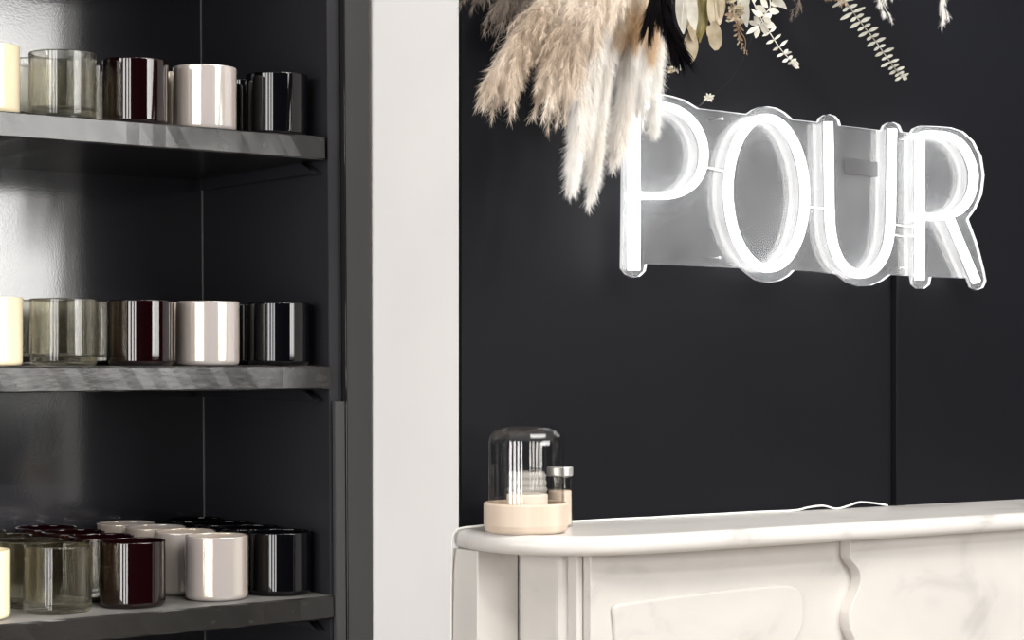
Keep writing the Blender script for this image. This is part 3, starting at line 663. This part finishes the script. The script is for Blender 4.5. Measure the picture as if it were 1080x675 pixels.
# long eucalyptus sprig, upper right
P = [(886, -6), (896, 9), (905, 20), (914, 31), (923, 43), (932, 55), (940, 67), (947, 76), (953, 83)]
def along(u):
    i = min(int(u*(len(P)-1)), len(P)-2); return lerp2(P[i], P[i+1], u*(len(P)-1)-i)
lv = []; pairs = 17
for i in range(pairs):
    u = 0.06+0.90*i/(pairs-1); c = along(u); d = along(min(u+.05, 1)); d0 = along(max(u-.05, 0)); tx, ty = d[0]-d0[0], d[1]-d0[1]; l_ = math.hypot(tx, ty); tx /= l_; ty /= l_
    full_ = (i % 2 == 0); ln = (14.5 if full_ else 8.5)*(1-0.42*u); wd = (0.0056 if full_ else 0.0050)*(1-0.3*u)
    lv.append((c[0], c[1], c[0]-ln*(0.80*-ty*-1+0.0*tx)*1.0+0.25*ln*tx-0*ty, c[1]+ln*(-0.80*tx)*1.0+0.25*ln*ty, wd)) if False else None
    for s in (1, -1):
        nx_, ny_ = -ty*s, tx*s; k_ = ln*random.uniform(0.9, 1.15)
        lean_ = 0.18+0.25*(s < 0) if full_ else 0.5
        lv.append((c[0], c[1], c[0]+nx_*k_*1.15+tx*k_*lean_*0.2+(-0.25 if s > 0 else 0.25)*k_*0.0, c[1]+ny_*k_*0.75+ty*k_*lean_*0.2, wd))
lv += [(952, 82, 957, 83, 0.006), (950, 80, 955, 79, 0.005)]
sprig([(735, -110, 1.86), (840, -60, 1.85), (886, -6, 1.84), (905, 20, 1.835), (923, 43, 1.83), (940, 67, 1.83), (953, 83, 1.83)], lv, 'leaf_silver', 'eucalyptus_sprig', blunt=0.7)
# short eucalyptus sprig
P = [(802, 20), (811, 33), (818, 44), (826, 55), (834, 64), (841, 69)]
lv = []
for i, (u, ln, lu) in enumerate([(0.08, 9, 6), (0.22, 9, 8), (0.36, 10, 8), (0.5, 8, 10), (0.62, 9, 5), (0.75, 8, 4), (0.85, 6, 4)]):
    c = along(u); lv.append((c[0], c[1], c[0]-ln*0.85, c[1]+ln*0.45, 0.0042)); lv.append((c[0], c[1], c[0]+lu*0.9, c[1]-lu*0.75, 0.0042))
lv += [(826, 57, 835, 55, 0.005), (834, 66, 840, 62, 0.005), (835, 65, 843, 68, 0.006), (836, 66, 843, 72, 0.005), (834, 65, 841, 73, 0.004)]
sprig([(735, -110, 1.86), (775, -50, 1.85), (797, 8, 1.84), (811, 33, 1.835), (826, 55, 1.835), (841, 69, 1.835)], lv, 'leaf_pale', 'eucalyptus_sprig')
# white ruscus leaves
lv = [(800, 27, 787, 36, 0.006), (800, 28, 797, 40, 0.008), (799, 27, 790, 22, 0.007), (802, 26, 795, 17, 0.008), (803, 24, 809, 37, 0.009), (804, 24, 818, 28, 0.010), (805, 18, 813, 24, 0.008), (806, 16, 794, 13, 0.008), (808, 13, 797, 6, 0.009), (810, 10, 822, 13, 0.009), (810, 8, 802, -2, 0.009), (812, 4, 824, 3, 0.009), (814, 0, 828, 8, 0.008), (802, 18, 792, 9, 0.005), (806, 20, 814, 14, 0.008), (818, -4, 830, 10, 0.007), (795, 4, 796, -8, 0.007)]
sprig([(735, -110, 1.86), (790, -50, 1.84), (812, 0, 1.825), (806, 16, 1.825), (800, 28, 1.825)], lv, 'leaf_pale', 'ruscus_sprig', curl=0.15)
# flat seed pods and olive leaves
H0 = (735, -110, 1.86)
sprig([H0, (745, -50, 1.84), (753, -5, 1.83), (755, 30, 1.83)], [(753, 22, 755.5, 53, 0.0175), (747, 27, 750, 41, 0.008)], 'leaf_sand', 'seed_pod', curl=0.03, blunt=0.45, shape=1.15)
sprig([H0, (745, -50, 1.845), (752, -10, 1.84), (753, 20, 1.84)], [(757, -12, 759, 26, 0.013), (751, -12, 751, 27, 0.013), (761, -10, 762, 18, 0.009), (755, -4, 755, 30, 0.010)], 'leaf_sand', 'dried_leaf', curl=0.05, blunt=0.7)
sprig([H0, (738, -50, 1.85), (736, -5, 1.845), (729, 30, 1.845)], [(729, 30, 728, 68, 0.019), (722, -14, 724, 30, 0.020), (727, -8, 731, 43, 0.015)], 'leaf_sand', 'dried_leaf', curl=0.05, blunt=0.75)
sprig([H0, (735, -50, 1.84), (722, -5, 1.83), (718, 30, 1.83)], [(716, -12, 721, 36, 0.014), (725, -16, 733, 32, 0.016)], 'leaf_pale', 'dried_leaf', curl=0.08, blunt=0.75)
sprig([H0, (742, -50, 1.85), (741, -5, 1.85), (738, 40, 1.85)], [(742, -14, 738, 45, 0.012), (737, -14, 735, 40, 0.012), (746, -12, 742, 36, 0.011), (749, -14, 746, 22, 0.010)], 'leaf_olive', 'dried_leaf', curl=0.08, blunt=0.7)
sprig([H0, (760, -50, 1.86), (776, -5, 1.855), (780, 5, 1.855)], [(779, -14, 788, 29, 0.015), (785, -12, 788, 10, 0.010)], 'leaf_pale', 'dried_leaf', curl=-0.2)
lv = []
for i in range(60):
    t = random.random(); x, y = 772+t*4+random.uniform(-5, 6), -8+t*30; lv.append((x, y, x+random.uniform(-7, 7), y+random.uniform(-4, 6), 0.004))
sprig([(735, -110, 1.87), (762, -50, 1.86), (772, -5, 1.85), (775, 22, 1.85)], lv, 'leaf_sand', 'curled_fern', curl=0.6)
# brown curled tip
lv = []
for i in range(40):
    t = i/39; x = 773+t*13+math.sin(t*7)*2; y = 14+t*40; l_ = 7*(1-t)+2
    lv.append((x, y, x+random.uniform(-1, 1)*l_, y+random.uniform(1, 5), 0.0035*(1.1-t)+0.0006))
sprig([(735, -110, 1.87), (762, -50, 1.86), (770, 0, 1.85), (778, 28, 1.85), (786, 42, 1.85), (785, 57, 1.85)], lv, 'leaf_brown', 'fern_tip', curl=0.5)
# blossoms
def star(px, py, Y, r, name, mat='leaf_pale', stem=None, n=7):
    lv = []
    for k_ in range(n):
        a = 2*math.pi*k_/n+0.3; rr_ = r*random.uniform(0.75, 1.1); lv.append((px, py, px+rr_*math.cos(a), py+rr_*math.sin(a)*0.8, 0.0035))
    sprig([stem[-2], stem[-1]], lv, mat, name, 0.0002, jit=0.004)
    sprig(stem, [], 'twig_brown', 'twig', 0.00016)
star(748, 103, 1.90, 6.5, 'blossom', n=8, stem=[(735, -110, 1.87), (790, -20, 1.88), (795, 30, 1.89), (775, 78, 1.90), (748, 103, 1.90), (736, 113, 1.90)])
star(714, 72, 1.80, 7, 'blossom', stem=[(735, -110, 1.85), (708, 0, 1.82), (708, 50, 1.80), (713, 72, 1.80)], n=6)
star(708, 74, 1.80, 5, 'blossom', stem=[(735, -110, 1.85), (706, 0, 1.82), (705, 50, 1.80), (708, 74, 1.80)], mat='leaf_sand', n=6)
# small grass tips hanging in at the top edge on the right
plume([(735, -110, 1.88), (880, -70, 1.87), (925, -22, 1.86), (930, 0, 1.86), (937, 15, 1.86)], 'pampas_lit_white', nb=26, blen=0.016, spread=0.25, hairs=40, hlen=0.007, ramp=(0.72, 1.0), stem_r=0.0008)
plume([(735, -110, 1.88), (930, -80, 1.87), (985, -28, 1.86), (994, 0, 1.86), (998, 22, 1.86)], 'pampas_lit_white', nb=26, blen=0.018, spread=0.28, hairs=40, hlen=0.008, ramp=(0.76, 1.0), stem_r=0.0008)
plume([(735, -110, 1.88), (900, -80, 1.87), (935, -38, 1.86), (942, -16, 1.86), (944, -8, 1.86)], 'pampas_lit_white', nb=20, blen=0.016, spread=0.4, hairs=40, hlen=0.007, ramp=(0.76, 1.0), stem_r=0.0008)
plume([(735, -110, 1.88), (810, -80, 1.87), (860, -32, 1.86), (875, -10, 1.86), (884, -3, 1.86)], 'pampas_tan', nb=40, blen=0.016, spread=0.5, hairs=40, hlen=0.007, ramp=(0.66, 1.0), stem_r=0.0008)
plume([(735, -110, 1.90), (820, -40, 1.92), (842, 0, 1.925), (838, 18, 1.925)], 'pampas_shaded', nb=18, blen=0.012, spread=0.3, hairs=30, hlen=0.006, ramp=(0.75, 1.0), stem_r=0.0006)
